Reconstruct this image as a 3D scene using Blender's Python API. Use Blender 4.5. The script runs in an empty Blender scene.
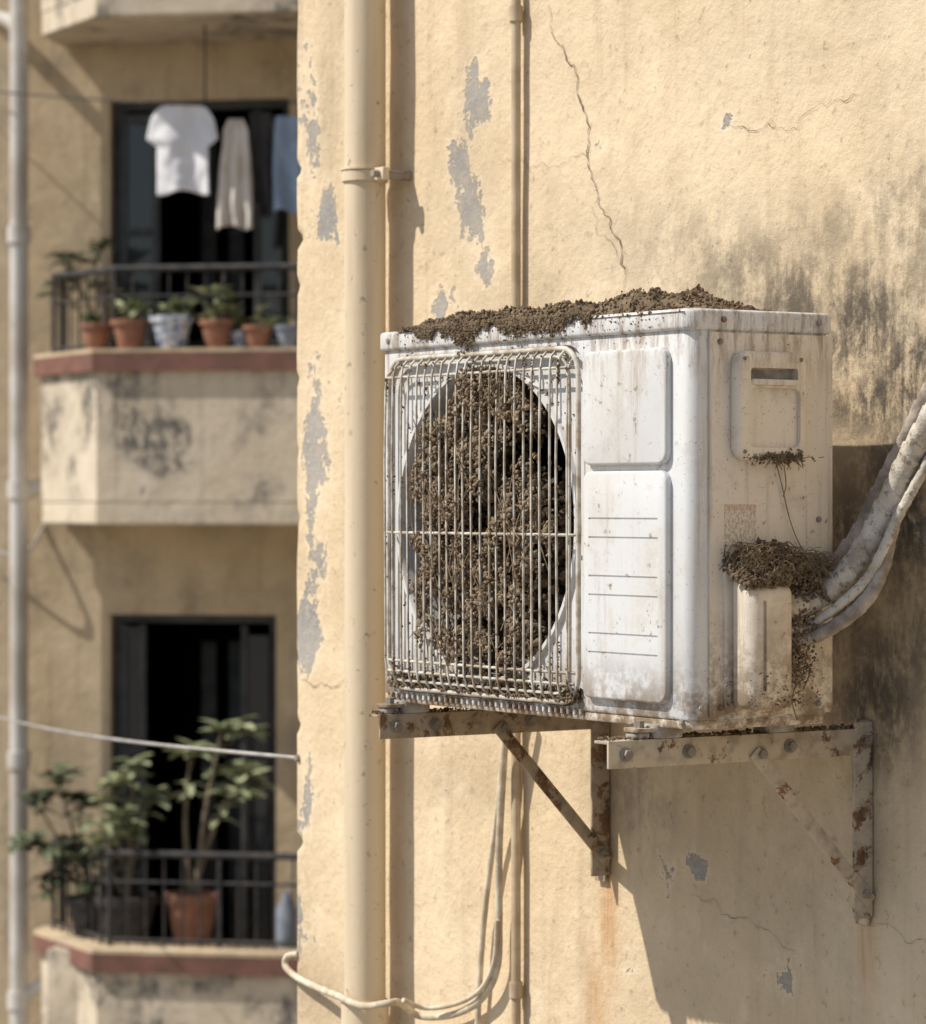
import bpy, bmesh, math, random
import numpy as np
from mathutils import Vector, Matrix, noise as mn
random.seed(7); np.random.seed(7)
F=3243.0
scene=bpy.context.scene
M=Matrix.Translation((0.3243,4.63,-0.327))@Matrix.Rotation(math.atan2(-.833,.554),4,'Z')
G=Matrix.Translation((-1.693,15.0,0))@Matrix.Rotation(math.radians(-10),4,'Z')
WY=0.416   # wall plane in the frame M

def ray(Mx,px,py):
    Mi=Mx.inverted()
    o=Mi@Vector((0,0,0)); d=Mi.to_3x3()@Vector(((px-463)/F,1,(501-py)/F))
    return o,d
def PY(Mx,px,py,c):
    o,d=ray(Mx,px,py); return o+d*((c-o.y)/d.y)
def PXx(Mx,px,py,c):
    o,d=ray(Mx,px,py); return o+d*((c-o.x)/d.x)
def W(px,py,off=0.0): return PY(M,px,py,WY-off)

# ------------------------------------------------------------------ nodes
class NT:
    def __init__(s,name,rough=.7,spec=.3,metal=0):
        s.m=bpy.data.materials.new(name); s.m.use_nodes=True; s.t=s.m.node_tree
        s.b=s.t.nodes['Principled BSDF']; s.b.inputs['Roughness'].default_value=rough
        s.b.inputs['Specular IOR Level'].default_value=spec; s.b.inputs['Metallic'].default_value=metal
        s.tc=s.t.nodes.new('ShaderNodeTexCoord'); s.h=None
    def lk(s,a,b): s.t.links.new(a,b)
    def put(s,sock,v):
        if v is None: return
        if isinstance(v,bpy.types.NodeSocket): s.lk(v,sock)
        elif isinstance(v,tuple) and len(v)==3 and sock.type=='RGBA': sock.default_value=(*v,1)
        else: sock.default_value=v
    def co(s,scale=(1,1,1),loc=(0,0,0)):
        n=s.t.nodes.new('ShaderNodeMapping'); s.lk(s.tc.outputs['Object'],n.inputs[0])
        n.inputs['Scale'].default_value=scale; n.inputs['Location'].default_value=loc; return n.outputs[0]
    def noise(s,scale,detail=4,rough=.55,dist=0,vec=None):
        n=s.t.nodes.new('ShaderNodeTexNoise'); s.lk(vec or s.tc.outputs['Object'],n.inputs['Vector'])
        n.inputs['Scale'].default_value=scale;n.inputs['Detail'].default_value=detail
        n.inputs['Roughness'].default_value=rough;n.inputs['Distortion'].default_value=dist
        return n.outputs[0]
    def mr(s,v,a,b,c=0.,d=1.,smooth=True):
        n=s.t.nodes.new('ShaderNodeMapRange'); n.interpolation_type='SMOOTHSTEP' if smooth else 'LINEAR'; n.clamp=True
        s.put(n.inputs[0],v)
        for i,x in enumerate((a,b,c,d)): n.inputs[i+1].default_value=x
        return n.outputs[0]
    def ma(s,op,a,b=None,clamp=False):
        n=s.t.nodes.new('ShaderNodeMath'); n.operation=op; n.use_clamp=clamp
        s.put(n.inputs[0],a); s.put(n.inputs[1],b); return n.outputs[0]
    def mix(s,f,a,b):
        n=s.t.nodes.new('ShaderNodeMix'); n.data_type='RGBA'
        s.put(n.inputs[0],f); s.put(n.inputs[6],a); s.put(n.inputs[7],b); return n.outputs[2]
    def at(s,name):
        n=s.t.nodes.new('ShaderNodeAttribute'); n.attribute_name=name; return n.outputs['Fac']
    def xyz(s):
        n=s.t.nodes.new('ShaderNodeSeparateXYZ'); s.lk(s.tc.outputs['Object'],n.inputs[0]); return n.outputs
    def bump(s,h,strength=.5,dist=.01):
        n=s.t.nodes.new('ShaderNodeBump'); n.inputs['Strength'].default_value=strength; n.inputs['Distance'].default_value=dist
        s.lk(h,n.inputs['Height'])
        if s.h is not None: s.lk(s.h,n.inputs['Normal'])
        s.h=n.outputs[0]; s.lk(s.h,s.b.inputs['Normal'])
    def col(s,c): s.put(s.b.inputs['Base Color'],c); return s.m
def simple(name,c1,c2=None,scale=20,rough=.7,bump=.0,metal=0,spec=.3,bdist=.003):
    n=NT(name,rough,spec,metal); c2=c2 or tuple(v*.75 for v in c1)
    f=n.mr(n.noise(scale,4,.6),.35,.65)
    if bump: n.bump(n.noise(scale*4,3),bump,bdist)
    return n.col(n.mix(f,c1,c2))

def wall_mat(name,c1,c2,attrs,speck=1.0,mold0=0.0,peel0=0.0):
    n=NT(name,.9,.12)
    big=n.mr(n.noise(1.3,3,.6),.3,.7); c=n.mix(big,c1,c2)
    mid=n.noise(6,6,.68)
    c=n.mix(n.mr(mid,.45,.75,0,.6),c,tuple(v*.80 for v in c2))
    c=n.mix(n.mr(mid,.47,.28,0,.55),c,tuple(min(1,v*1.10+.06) for v in c1))
    st=n.mr(n.noise(1,4,.6,.2,n.co((17,17,1.1))),.50,.76,0,.42); c=n.mix(st,c,(c2[0]*.62,c2[1]*.6,c2[2]*.6))
    spn=n.noise(48,4,.72); sp=n.mr(spn,.58,.69,0,.5*speck); c=n.mix(sp,c,(.24,.18,.12))
    pn=n.ma('ADD',n.ma('MULTIPLY',n.noise(7.5,5,.66,.3,n.co((1,1,.6))),.72),n.ma('MULTIPLY',spn,.28))
    if attrs:
        pv=n.ma('ADD',pn,n.ma('MULTIPLY',n.at('peel'),.235)); mold=n.at('mold'); rust=n.at('rust'); gr=n.at('grime')
    else:
        pv=n.ma('ADD',pn,peel0); mold=None
    halo=n.mr(pv,.61,.675,0,.40); c=n.mix(halo,c,tuple(min(1,v*1.1+.08) for v in c1))
    pk=n.mr(pv,.672,.690)
    pc=n.mix(n.mr(mid,.35,.62),(.38,.355,.32),(.27,.265,.255))
    pc=n.mix(n.mr(spn,.48,.62,0,.7),pc,(.46,.39,.29))
    c=n.mix(pk,c,pc)
    mnz=n.noise(15,6,.76,.2,n.co((1,1,.7))); 
    if attrs:
        st2=n.noise(1,4,.7,.3,n.co((34,34,3)))
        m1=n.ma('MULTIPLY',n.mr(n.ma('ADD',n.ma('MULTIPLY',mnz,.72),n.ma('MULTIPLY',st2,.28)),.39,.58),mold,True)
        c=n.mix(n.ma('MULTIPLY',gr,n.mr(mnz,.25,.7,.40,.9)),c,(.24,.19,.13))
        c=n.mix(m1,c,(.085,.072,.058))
        c=n.mix(n.ma('MULTIPLY',rust,n.mr(st2,.3,.65,.25,1)),c,(.42,.18,.045))
    elif mold0:
        big2=n.mr(n.noise(2.6,3,.5,0,n.co((1,1,1.2),(5,2,1))),.44,.64)
        m1=n.ma('MULTIPLY',n.ma('MULTIPLY',n.mr(mnz,.36,.64),big2),mold0,True); c=n.mix(m1,c,(.14,.13,.115))
    h=n.ma('ADD',n.ma('MULTIPLY',mid,2.2),n.ma('MULTIPLY',n.noise(34,4,.7),1.0)); h=n.ma('SUBTRACT',h,n.ma('MULTIPLY',pk,.55))
    n.bump(h,.8,.0042)
    return n.col(c)

def paint_mat(name,c,dirt=1.0,rough=.42,bottom=.13):
    n=NT(name,rough,.4); x=n.xyz()
    n9=n.noise(9,6,.75,.3)
    col=n.mix(n.mr(n.noise(4,3,.6),.35,.7),c,tuple(a*b for a,b in zip(c,(.92,.88,.82))))
    br=(.20,.135,.08)
    col=n.mix(n.mr(n9,.50,.73,0,.5*dirt),col,(.44,.36,.26))
    s=n.mr(n.noise(1,5,.7,.15,n.co((46,46,2.0))),.53,.75,0,.55*dirt); col=n.mix(s,col,(.36,.28,.18))
    n70=n.noise(70,5,.75); reg=n.mr(n9,.42,.60,.1,1)
    col=n.mix(n.ma('MULTIPLY',n.mr(n70,.60,.66,0,.85*dirt),reg),col,br)
    col=n.mix(n.mr(n.noise(230,2,.6),.67,.71,0,.5*dirt),col,(.16,.11,.07))
    g=n.ma('MULTIPLY',n.mr(x[2],bottom,.0),n.mr(n.noise(22,6,.78),.36,.58,0,.95)); col=n.mix(g,col,br)
    g2=n.ma('MULTIPLY',n.mr(x[2],.45,.60),n.mr(n.noise(1,5,.75,.2,n.co((60,60,11))),.44,.63,0,.7)); col=n.mix(g2,col,br)
    n.bump(n70,.14,.0015)
    n.lk(n.mr(n9,.3,.7,rough,.8),n.b.inputs['Roughness'])
    return n.col(col)
def rust_mat(name,c,amt=.5):
    n=NT(name,.75,.25)
    a=n.noise(16,6,.75,.3)
    r=n.mr(a,.66-amt*.25,.73-amt*.25)
    rc=n.mix(n.mr(n.noise(60,4,.7),.35,.65),(.25,.13,.06),(.11,.07,.045))
    cc=n.mix(n.mr(n.noise(40,4),.4,.7),c,tuple(v*.66 for v in c))
    n.bump(n.noise(80,4,.7),.5,.002)
    return n.col(n.mix(r,cc,rc))
def dirt_mat(name,c1,c2):
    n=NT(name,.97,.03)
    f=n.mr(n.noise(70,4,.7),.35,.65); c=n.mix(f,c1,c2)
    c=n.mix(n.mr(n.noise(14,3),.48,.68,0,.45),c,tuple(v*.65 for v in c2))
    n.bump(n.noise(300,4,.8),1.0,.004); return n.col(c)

CRE=(.70,.57,.395); CRE2=(.635,.495,.315)
m_wall=wall_mat('cream_plaster',CRE,CRE2,True)
m_wall2=wall_mat('cream_plaster_far',(.60,.48,.325),(.52,.405,.26),False,.6,.35,0)
m_par=wall_mat('parapet_plaster',(.66,.57,.44),(.58,.49,.36),False,.6,1.2,.03)
m_pipe=NT('cream_pipe_paint',.6,.3)
_f=m_pipe.mr(m_pipe.noise(1,4,.6,.2,m_pipe.co((20,20,1.5))),.45,.75,0,.6)
_c=m_pipe.mix(_f,(.67,.55,.385),(.52,.41,.265)); _c=m_pipe.mix(m_pipe.mr(m_pipe.noise(40,5,.72),.60,.68,0,.7),_c,(.26,.19,.12))
m_pipe.bump(m_pipe.noise(25,3),.2,.003); m_pipe=m_pipe.col(_c)
m_white=paint_mat('white_enamel',(.655,.66,.66),1.0); m_side=paint_mat('aged_cream_enamel',(.73,.65,.54),1.2,.5,.22)
m_wire=simple('grille_wire_paint',(.62,.58,.50),(.34,.27,.19),35,.55)
m_dark=simple('dark_interior',(.02,.02,.02),(.03,.028,.025),10,.8)
m_coil=NT('coil_fins',.5,.4,.4)
_w=m_coil.mr(m_coil.noise(1,2,.5,0,m_coil.co((300,1,3))),.4,.6); m_coil=m_coil.col(m_coil.mix(_w,(.015,.016,.018),(.06,.06,.065)))
m_fan=simple('fan_plastic',(.04,.042,.045),None,10,.5)
m_dirt=dirt_mat('dried_mud',(.43,.33,.225),(.28,.205,.135))
m_dirt3=dirt_mat('shaded_mud',(.20,.145,.095),(.12,.085,.055))  # darker mud for the deep clumps; shade between lumps put into its colour
m_dirt2=dirt_mat('dusty_soil',(.31,.235,.155),(.18,.13,.085))
m_straw=simple('dry_straw',(.26,.185,.11),(.12,.08,.05),50,.9)
m_br1=rust_mat('bracket_paint_rusty',(.52,.44,.33),.46); m_br2=rust_mat('bracket_paint_old',(.42,.33,.23),.55)
m_bolt=rust_mat('bolt_steel',(.30,.26,.21),.5)
m_rub=simple('rubber_grey',(.42,.40,.36),(.25,.22,.19),40,.8)
m_tape=NT('wrapped_tape',.7,.25)
_n=m_tape.noise(70,4,.7)
_c=m_tape.mix(m_tape.mr(m_tape.noise(16,5,.7),.38,.66),(.56,.51,.43),(.32,.27,.21)); _c=m_tape.mix(m_tape.mr(_n,.53,.64,0,.75),_c,(.19,.14,.10))
m_tape.bump(_n,.8,.004); m_tape=m_tape.col(_c)
m_tapeg=simple('grey_insulation',(.42,.37,.31),(.22,.18,.145),30,.8,.5)
m_cable=simple('white_cable',(.66,.58,.45),(.45,.37,.26),30,.6,.2)
m_conduit=simple('conduit_paint',(.54,.43,.29),(.40,.30,.19),14,.6,.2)
m_crack=simple('crack_dark',(.15,.11,.075),(.28,.21,.15),60,1)
m_red=simple('red_oxide_paint',(.22,.105,.08),(.15,.08,.06),8,.8,.2)
m_iron=simple('black_iron',(.03,.032,.035),(.07,.06,.055),20,.6)
m_terra=simple('terracotta',(.34,.16,.10),(.24,.12,.08),14,.85,.2)
m_glz=NT('blue_white_glaze',.35,.4); m_glz=m_glz.col(m_glz.mix(m_glz.mr(m_glz.noise(45,1,.5,.5),.50,.56),(.62,.64,.66),(.10,.15,.32)))
m_plas=simple('grey_plastic',(.28,.31,.36),(.2,.22,.26),12,.5)
m_leaf=simple('leaf_green',(.15,.18,.10),(.08,.105,.06),9,.5)
m_leaf2=simple('leaf_pale',(.44,.46,.28),(.21,.25,.13),9,.5)
m_stem=simple('stem_bark',(.24,.19,.13),(.14,.12,.08),30,.9)
m_cl=simple('white_cotton',(.74,.74,.75),(.66,.67,.70),6,.9,.2); m_cl2=simple('cream_cotton',(.64,.60,.54),(.55,.5,.44),6,.9,.2)
m_cl3=simple('blue_cotton',(.30,.38,.48),(.22,.29,.38),6,.9,.2); m_cl4=simple('navy_cotton',(.03,.032,.035),(.05,.045,.045),6,.9,.2)
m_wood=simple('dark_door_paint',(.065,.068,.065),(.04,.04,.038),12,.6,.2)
m_fpipe=simple('grey_white_pipe',(.60,.58,.54),(.42,.38,.32),3,.6,.1)
m_gcable=simple('grey_cable',(.42,.40,.37),(.3,.28,.26),8,.7)
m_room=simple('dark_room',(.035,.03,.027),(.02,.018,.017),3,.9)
m_glass=NT('window_glass',.08,.6); m_glass=m_glass.col((.02,.022,.025))
m_ground=NT('ground_concrete',.9,.2)
m_ground=m_ground.col(m_ground.mix(m_ground.mr(m_ground.noise(.5,5,.6),.35,.65),(.32,.28,.235),(.22,.195,.165)))

# ------------------------------------------------------------------ mesh helpers
def root(name,Mx):
    e=bpy.data.objects.new(name,None); e.empty_display_size=.1; scene.collection.objects.link(e); e.matrix_world=Mx; return e
def mkobj(name,me,mat,parent=None,Mx=None,smooth=True,ang=35):
    o=bpy.data.objects.new(name,me); scene.collection.objects.link(o)
    if mat: me.materials.clear(); me.materials.append(mat)
    if parent: o.parent=parent
    elif Mx is not None: o.matrix_world=Mx
    if smooth and len(me.polygons):
        me.polygons.foreach_set('use_smooth',[True]*len(me.polygons))
        try: me.set_sharp_from_angle(angle=math.radians(ang))
        except Exception: pass
    return o
def frompy(name,v,f,mat,parent=None,Mx=None,smooth=True,ang=35):
    me=bpy.data.meshes.new(name); me.from_pydata([tuple(a) for a in v],[],f); me.update()
    return mkobj(name,me,mat,parent,Mx,smooth,ang)
def bbox(name,lo,hi,bev,mat,parent=None,seg=2,big=None,axis=2,Mx=None,pre=None):
    bm=bmesh.new(); bmesh.ops.create_cube(bm,size=1)
    lo=Vector(lo);hi=Vector(hi)
    for v in bm.verts: v.co=Vector([(lo[i]+hi[i])/2+v.co[i]*(hi[i]-lo[i]) for i in range(3)])
    if big:
        es=[e for e in bm.edges if abs((e.verts[0].co-e.verts[1].co).normalized()[axis])>.9]
        bmesh.ops.bevel(bm,geom=es,offset=big,segments=6,affect='EDGES',profile=.5)
    if bev:
        es=[e for e in bm.edges if len(e.link_faces)==2 and e.calc_face_angle()>.6]
        bmesh.ops.bevel(bm,geom=es,offset=bev,segments=seg,affect='EDGES',profile=.5)
    if pre: bmesh.ops.transform(bm,matrix=pre,verts=bm.verts)
    me=bpy.data.meshes.new(name); bm.to_mesh(me); bm.free()
    return mkobj(name,me,mat,parent,Mx)
def cyl(name,c,axis,r,h,mat,parent=None,seg=24,bev=0,Mx=None,r2=None):
    bm=bmesh.new(); bmesh.ops.create_cone(bm,cap_ends=True,segments=seg,radius1=r,radius2=r if r2 is None else r2,depth=h)
    if bev:
        es=[e for e in bm.edges if e.calc_face_angle()>1]; bmesh.ops.bevel(bm,geom=es,offset=bev,segments=2,affect='EDGES')
    q=Vector((0,0,1)).rotation_difference(Vector(axis)).to_matrix().to_4x4()
    bmesh.ops.transform(bm,matrix=Matrix.Translation(c)@q,verts=bm.verts)
    me=bpy.data.meshes.new(name); bm.to_mesh(me); bm.free(); return mkobj(name,me,mat,parent,Mx)
def boolean(o,cutters):
    bpy.context.view_layer.update()
    for c in cutters:
        m=o.modifiers.new('b','BOOLEAN'); m.operation='DIFFERENCE'; m.object=c; m.solver='EXACT'
    bpy.context.view_layer.update()
    dg=bpy.context.evaluated_depsgraph_get(); me=bpy.data.meshes.new_from_object(o.evaluated_get(dg))
    o.modifiers.clear(); o.data=me
    for c in cutters: bpy.data.objects.remove(c)
    me.polygons.foreach_set('use_smooth',[True]*len(me.polygons)); me.set_sharp_from_angle(angle=math.radians(30))
def catmull(pts,n):
    pts=[Vector(p) for p in pts]; P=[pts[0]*2-pts[1]]+pts+[pts[-1]*2-pts[-2]]; out=[]
    for i in range(1,len(P)-2):
        for k in range(n):
            t=k/n; a,b,c,d=P[i-1:i+3]
            out.append(.5*((2*b)+(c-a)*t+(2*a-5*b+4*c-d)*t*t+(3*b-a-3*c+d)*t**3))
    out.append(pts[-1]); return out
def tubegeo(path,r,seg=8,rf=None,V=None,Fc=None,cap=True):
    V=[] if V is None else V; Fc=[] if Fc is None else Fc
    base=len(V); n=len(path); up=Vector((.13,.27,.95)); L=0
    for i,p in enumerate(path):
        t=(path[min(i+1,n-1)]-path[max(i-1,0)]).normalized()
        up=(up-t*up.dot(t)); 
        if up.length<1e-4: up=t.orthogonal()
        up.normalize(); b=t.cross(up)
        if i: L+=(p-path[i-1]).length
        for k in range(seg):
            a=2*math.pi*k/seg; rr=r*(rf(L,a,i/(n-1)) if rf else 1)
            V.append(p+(up*math.cos(a)+b*math.sin(a))*rr)
    for i in range(n-1):
        for k in range(seg):
            a=base+i*seg+k; b_=base+i*seg+(k+1)%seg; Fc.append((a,b_,b_+seg,a+seg))
    if cap: Fc.append(tuple(base+k for k in range(seg))[::-1]); Fc.append(tuple(base+(n-1)*seg+k for k in range(seg)))
    return V,Fc
def tube(name,pts,r,mat,parent=None,seg=12,n=8,rf=None,Mx=None):
    V,Fc=tubegeo(catmull(pts,n) if n>1 else [Vector(p) for p in pts],r,seg,rf); return frompy(name,V,Fc,mat,parent,Mx,ang=50)
_bm=bmesh.new(); bmesh.ops.create_icosphere(_bm,subdivisions=1,radius=1); ICV=np.array([v.co[:] for v in _bm.verts]); ICF=np.array([[v.index for v in f.verts] for f in _bm.faces]); _bm.free()
def clumps(name,items,mat,parent=None,Mx=None,extra=None):
    n=len(items); k=len(ICV)
    P=np.array([tuple(i[0]) for i in items]); R=np.array([i[1] for i in items])
    sc=np.random.uniform(.5,1.5,(n,1,3)); jit=np.random.uniform(.70,1.30,(n,k,1))
    A=np.random.normal(size=(n,3,3)); Qm,_=np.linalg.qr(A)
    V=np.einsum('nij,nkj->nki',Qm,ICV[None]*sc*jit)*R[:,None,None]+P[:,None,:]
    V=V.reshape(-1,3); Fc=(ICF[None]+(np.arange(n)*k)[:,None,None]).reshape(-1,3)
    if extra:
        ev=np.array([tuple(v) for v in extra[0]]); off=len(V); V=np.vstack([V,ev]); fl=Fc.tolist()+[[a+off for a in f] for f in extra[1]]
    else: fl=Fc.tolist()
    return frompy(name,V.tolist(),fl,mat,parent,Mx,ang=60)
def lathe(name,prof,c,mat,parent,seg=24):
    V=[];Fc=[]
    for r,z in prof:
        for k in range(seg):
            a=2*math.pi*k/seg; V.append((c[0]+r*math.cos(a),c[1]+r*math.sin(a),c[2]+z))
    for i in range(len(prof)-1):
        for k in range(seg):
            Fc.append((i*seg+k,i*seg+(k+1)%seg,(i+1)*seg+(k+1)%seg,(i+1)*seg+k))
    Fc.append(tuple(range(seg))[::-1]); Fc.append(tuple((len(prof)-1)*seg+k for k in range(seg)))
    return frompy(name,V,Fc,mat,parent)

# ------------------------------------------------------------------ main building
bld=root('apartment_building',M)
xs=np.concatenate([np.array([-1.795]),np.arange(-1.785,.62,.01),np.array([1,1.6,2.4,3.4,4.6])])
S1=[(-1.807,6.0),(-1.807,3.0),(-1.807,.6),(-1.807,.45),(-1.807,.431),(-1.8045,.4215),(-1.800,.4175)]
prof=S1+[(x,WY) for x in xs]
zs=np.concatenate([np.array([-7.673,-5,-3.2,-2.2]),np.arange(-1.5,2.01,.01)*1.0,np.array([2.4,3.2,4.5,6.3])])
zs=np.unique(np.round(zs,4))
PXv=np.array([p[0] for p in prof]); PYv=np.array([p[1] for p in prof])
X,Z=np.meshgrid(PXv,zs); Y,_=np.meshgrid(PYv,zs)
X=X.copy();Y=Y.copy()
for j,z in enumerate(zs):      # hand-trowelled, chipped arris and gentle unevenness
    c=mn.noise(Vector((0,3,z*9)))*.005+max(0,mn.noise(Vector((1,8,z*22)))-.2)*.03
    X[j,3:8]+=c*.8+.0; Y[j,5:9]+=max(c,0)*.5
    for i in range(8,len(PXv)):
        Y[j,i]+=mn.noise(Vector((PXv[i]*2.3,0,z*2.3)))*.0035+mn.noise(Vector((PXv[i]*9,4,z*9)))*.0014
V=np.stack([X.ravel(),Y.ravel(),Z.ravel()],1); nx=len(PXv); nz=len(zs)
idx=np.arange(nx*nz).reshape(nz,nx)
Fc=np.stack([idx[:-1,:-1].ravel(),idx[:-1,1:].ravel(),idx[1:,1:].ravel(),idx[1:,:-1].ravel()],1)
me=bpy.data.meshes.new('front_wall'); me.from_pydata(V.tolist(),[],Fc.tolist()); me.update()
def blobs(lst):
    out=np.zeros(len(V))
    for px,py,rx,ry,s in lst:
        c=W(px,py); e=W(px+rx,py); f=W(px,py+ry); sx=abs(e.x-c.x); sz=abs(f.z-c.z)
        out=np.maximum(out,s*np.exp(-(((V[:,0]-c.x)/sx)**2+((V[:,2]-c.z)/sz)**2)**1.3))
    return out
A={}
A['peel']=blobs([(470,110,24,65,.95),(462,160,22,60,.9),(474,205,24,60,.95),(486,265,16,30,.85),(455,300,26,24,.6),(310,90,18,90,.75),(325,230,24,70,.7),(312,420,16,110,.75),(310,560,16,70,.85),(308,640,14,60,.95),(312,780,14,110,.7),
  (330,350,16,80,.6),(595,150,12,20,.72),(728,122,10,12,.75),(800,100,70,20,.38),(655,865,26,32,.85),(700,870,12,16,.75),(735,880,10,12,.7),(628,970,14,12,.9),(915,545,30,40,.5),(425,60,14,90,.45),(450,330,26,30,.5),(300,900,16,90,.65),(560,60,30,30,.35),(310,180,14,80,.65),(640,150,50,30,.35),(760,970,60,40,.4),(440,880,40,80,.35)])
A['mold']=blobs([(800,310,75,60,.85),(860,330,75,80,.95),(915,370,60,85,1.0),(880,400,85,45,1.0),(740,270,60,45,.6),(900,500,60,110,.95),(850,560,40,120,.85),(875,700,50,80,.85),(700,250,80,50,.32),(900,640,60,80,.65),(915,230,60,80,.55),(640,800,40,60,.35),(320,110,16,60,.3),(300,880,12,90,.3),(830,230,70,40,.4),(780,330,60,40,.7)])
A['rust']=blobs([(608,930,9,70,1.0),(612,900,7,20,.8),(867,950,8,50,.7),(600,1000,14,60,.6),(605,870,14,10,.5)])
A['grime']=blobs([(780,860,150,140,.5),(860,620,90,200,.6),(470,780,60,40,.4),(620,790,50,60,.4),(830,320,160,110,.65),(330,120,12,200,.25),(320,995,40,50,.5),(520,300,60,40,.4),(720,1000,200,60,.3),(470,180,40,110,.3),(620,250,80,60,.3),(800,30,160,60,.18),(900,150,60,120,.25)])
for k,a in A.items():
    at=me.attributes.new(k,'FLOAT','POINT'); at.data.foreach_set('value',a.astype(np.float32))
mkobj('front_wall',me,m_wall,bld,ang=60)
frompy('roof_and_back',[(-1.807,6,6.3),(4.6,6,6.3),(4.6,WY,6.3),(-1.807,.42,6.3),(4.6,6,-7.673),(4.6,WY,-7.673),(-1.807,6,-7.673)],[(0,3,2,1),(4,5,2,1),(6,0,1,4)],m_wall2,bld,smooth=False)
# cracks
CV=[];CF=[]
def crack(pp,w,j=5,seed=0):
    rnd=random.Random(seed); pts=[W(*p,.0) for p in pp]
    for lev in range(j):
        q=[]
        for a,b in zip(pts[:-1],pts[1:]):
            d=b-a; m=(a+b)/2+Vector((-d.z,0,d.x))*rnd.uniform(-.2,.2); q+=[a,m]
        pts=q+[pts[-1]]
    n=len(pts); base=len(CV)
    for i,p in enumerate(pts):
        d=(pts[min(i+1,n-1)]-pts[max(i-1,0)]).normalized(); nn=Vector((-d.z,0,d.x))
        t=i/(n-1); ww=w*(.3+.9*abs(mn.noise(Vector((seed*3.1,t*14,0))))*1.6)*min(1,8*t+.1,8*(1-t)+.1)
        y=WY-.0022+mn.noise(Vector((p.x*2.3,0,p.z*2.3)))*.0035+mn.noise(Vector((p.x*9,4,p.z*9)))*.0014
        for s in(-1,1): q=p+nn*s*ww; CV.append(Vector((q.x,y,q.z)))
    for i in range(n-1): a=base+2*i; CF.append((a,a+1,a+3,a+2))
crack([(546,-5),(563,45),(577,92),(590,142),(592,178),(605,215),(622,250),(628,300)],.0016,5,1)
crack([(592,205),(598,235),(620,262)],.0007,4,2)
crack([(545,165),(570,160),(592,150)],.0006,4,3)
crack([(725,118),(768,122),(826,106),(862,92)],.0006,4,4)
crack([(500,160),(530,170),(548,165)],.0005,4,5)
crack([(690,895),(735,918),(760,928),(800,955)],.0005,4,6)
crack([(300,678),(322,682),(345,680)],.0011,3,7)
crack([(850,905),(905,940),(926,938)],.0005,4,9)
crack([(414,600),(418,680),(425,740)],.0005,4,11)
frompy('plaster_cracks',CV,CF,m_crack,bld,smooth=False)

# drain pipe on wall
dp=root('drain_pipe',M)
pc=PY(M,365,500,WY-.062); R=.0385
tube('pipe_body',[(pc.x,WY-.062,-7.6),(pc.x,WY-.062,-3),(pc.x,WY-.062,0),(pc.x,WY-.062,3),(pc.x,WY-.062,6.1)],R,m_pipe,dp,32,12)
def zat(py,px=365,off=.062): return PY(M,px,py,WY-off).z
for py in (177,-700):
    z=zat(py); cyl('clamp_ring',(pc.x,WY-.062,z),(0,0,1),R+.005,.022,m_pipe,dp,32,.002)
    cyl('clamp_lip',(pc.x,WY-.062,z+.013),(0,0,1),R+.007,.005,m_pipe,dp,32,.001)
    bbox('clamp_ear',(pc.x+.03,WY-.07,z-.011),(pc.x+.075,WY-.055,z+.013),.003,m_pipe,dp)
    bbox('clamp_tail',(pc.x+.05,WY-.06,z-.008),(pc.x+.066,WY+.01,z+.008),.003,m_bolt,dp)
    cyl('clamp_bolt',(pc.x+.06,WY-.076,z+.001),(0,1,0),.007,.016,m_bolt,dp,6)
for py,h in ((1012,.05),(-300,.05)):
    cyl('pipe_socket',(pc.x,WY-.062,zat(py)),(0,0,1),R+.006,h,m_pipe,dp,32,.003)
# thin conduit
cd=root('electrical_conduit',M)
c0=PY(M,516,150,WY-.016)
tube('conduit_body',[(c0.x+mn.noise(Vector((0,0,z)))*.004,WY-.016,z) for z in (-2.6,-1.5,-.8,-.2,.3,.8,1.4,2.2,3.5,6.0)],.0085,m_conduit,cd,12,6)
for py in(14,620,990): cyl('conduit_coupler',(c0.x,WY-.016,PY(M,516,py,WY-.016).z),(0,0,1),.0125,.03,m_conduit,cd,16,.002)
# cables
def cab(name,pp,r,mat): return tube(name,[PY(M,a,b,WY-o) for a,b,o in pp],r,mat,None,10,10,Mx=M)
cab('power_cable',[(515,690,.03),(504,745,.03),(499,800,.028),(491,860,.02),(484,920,.016),(480,975,.016),(477,1040,.016),(475,1120,.016),(470,1400,.02),(470,2600,.02)],.0055,m_cable)
cab('power_cable',[(508,700,.05),(503,770,.04),(499,850,.03),(499,920,.02),(497,968,.02),(482,998,.02),(455,1014,.02),(420,1016,.03),(400,1003,.085),(388,1003,.118),(362,1006,.122),(338,996,.10),(318,988,.04),(298,978,.02),(286,967,.016),(287,957,.012),(298,954,.0)],.0068,m_cable)
cab('power_cable',[(497,920,.028),(494,962,.028),(480,990,.03),(455,1004,.03),(425,1008,.05),(403,1000,.10)],.0045,m_cable)

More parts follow.
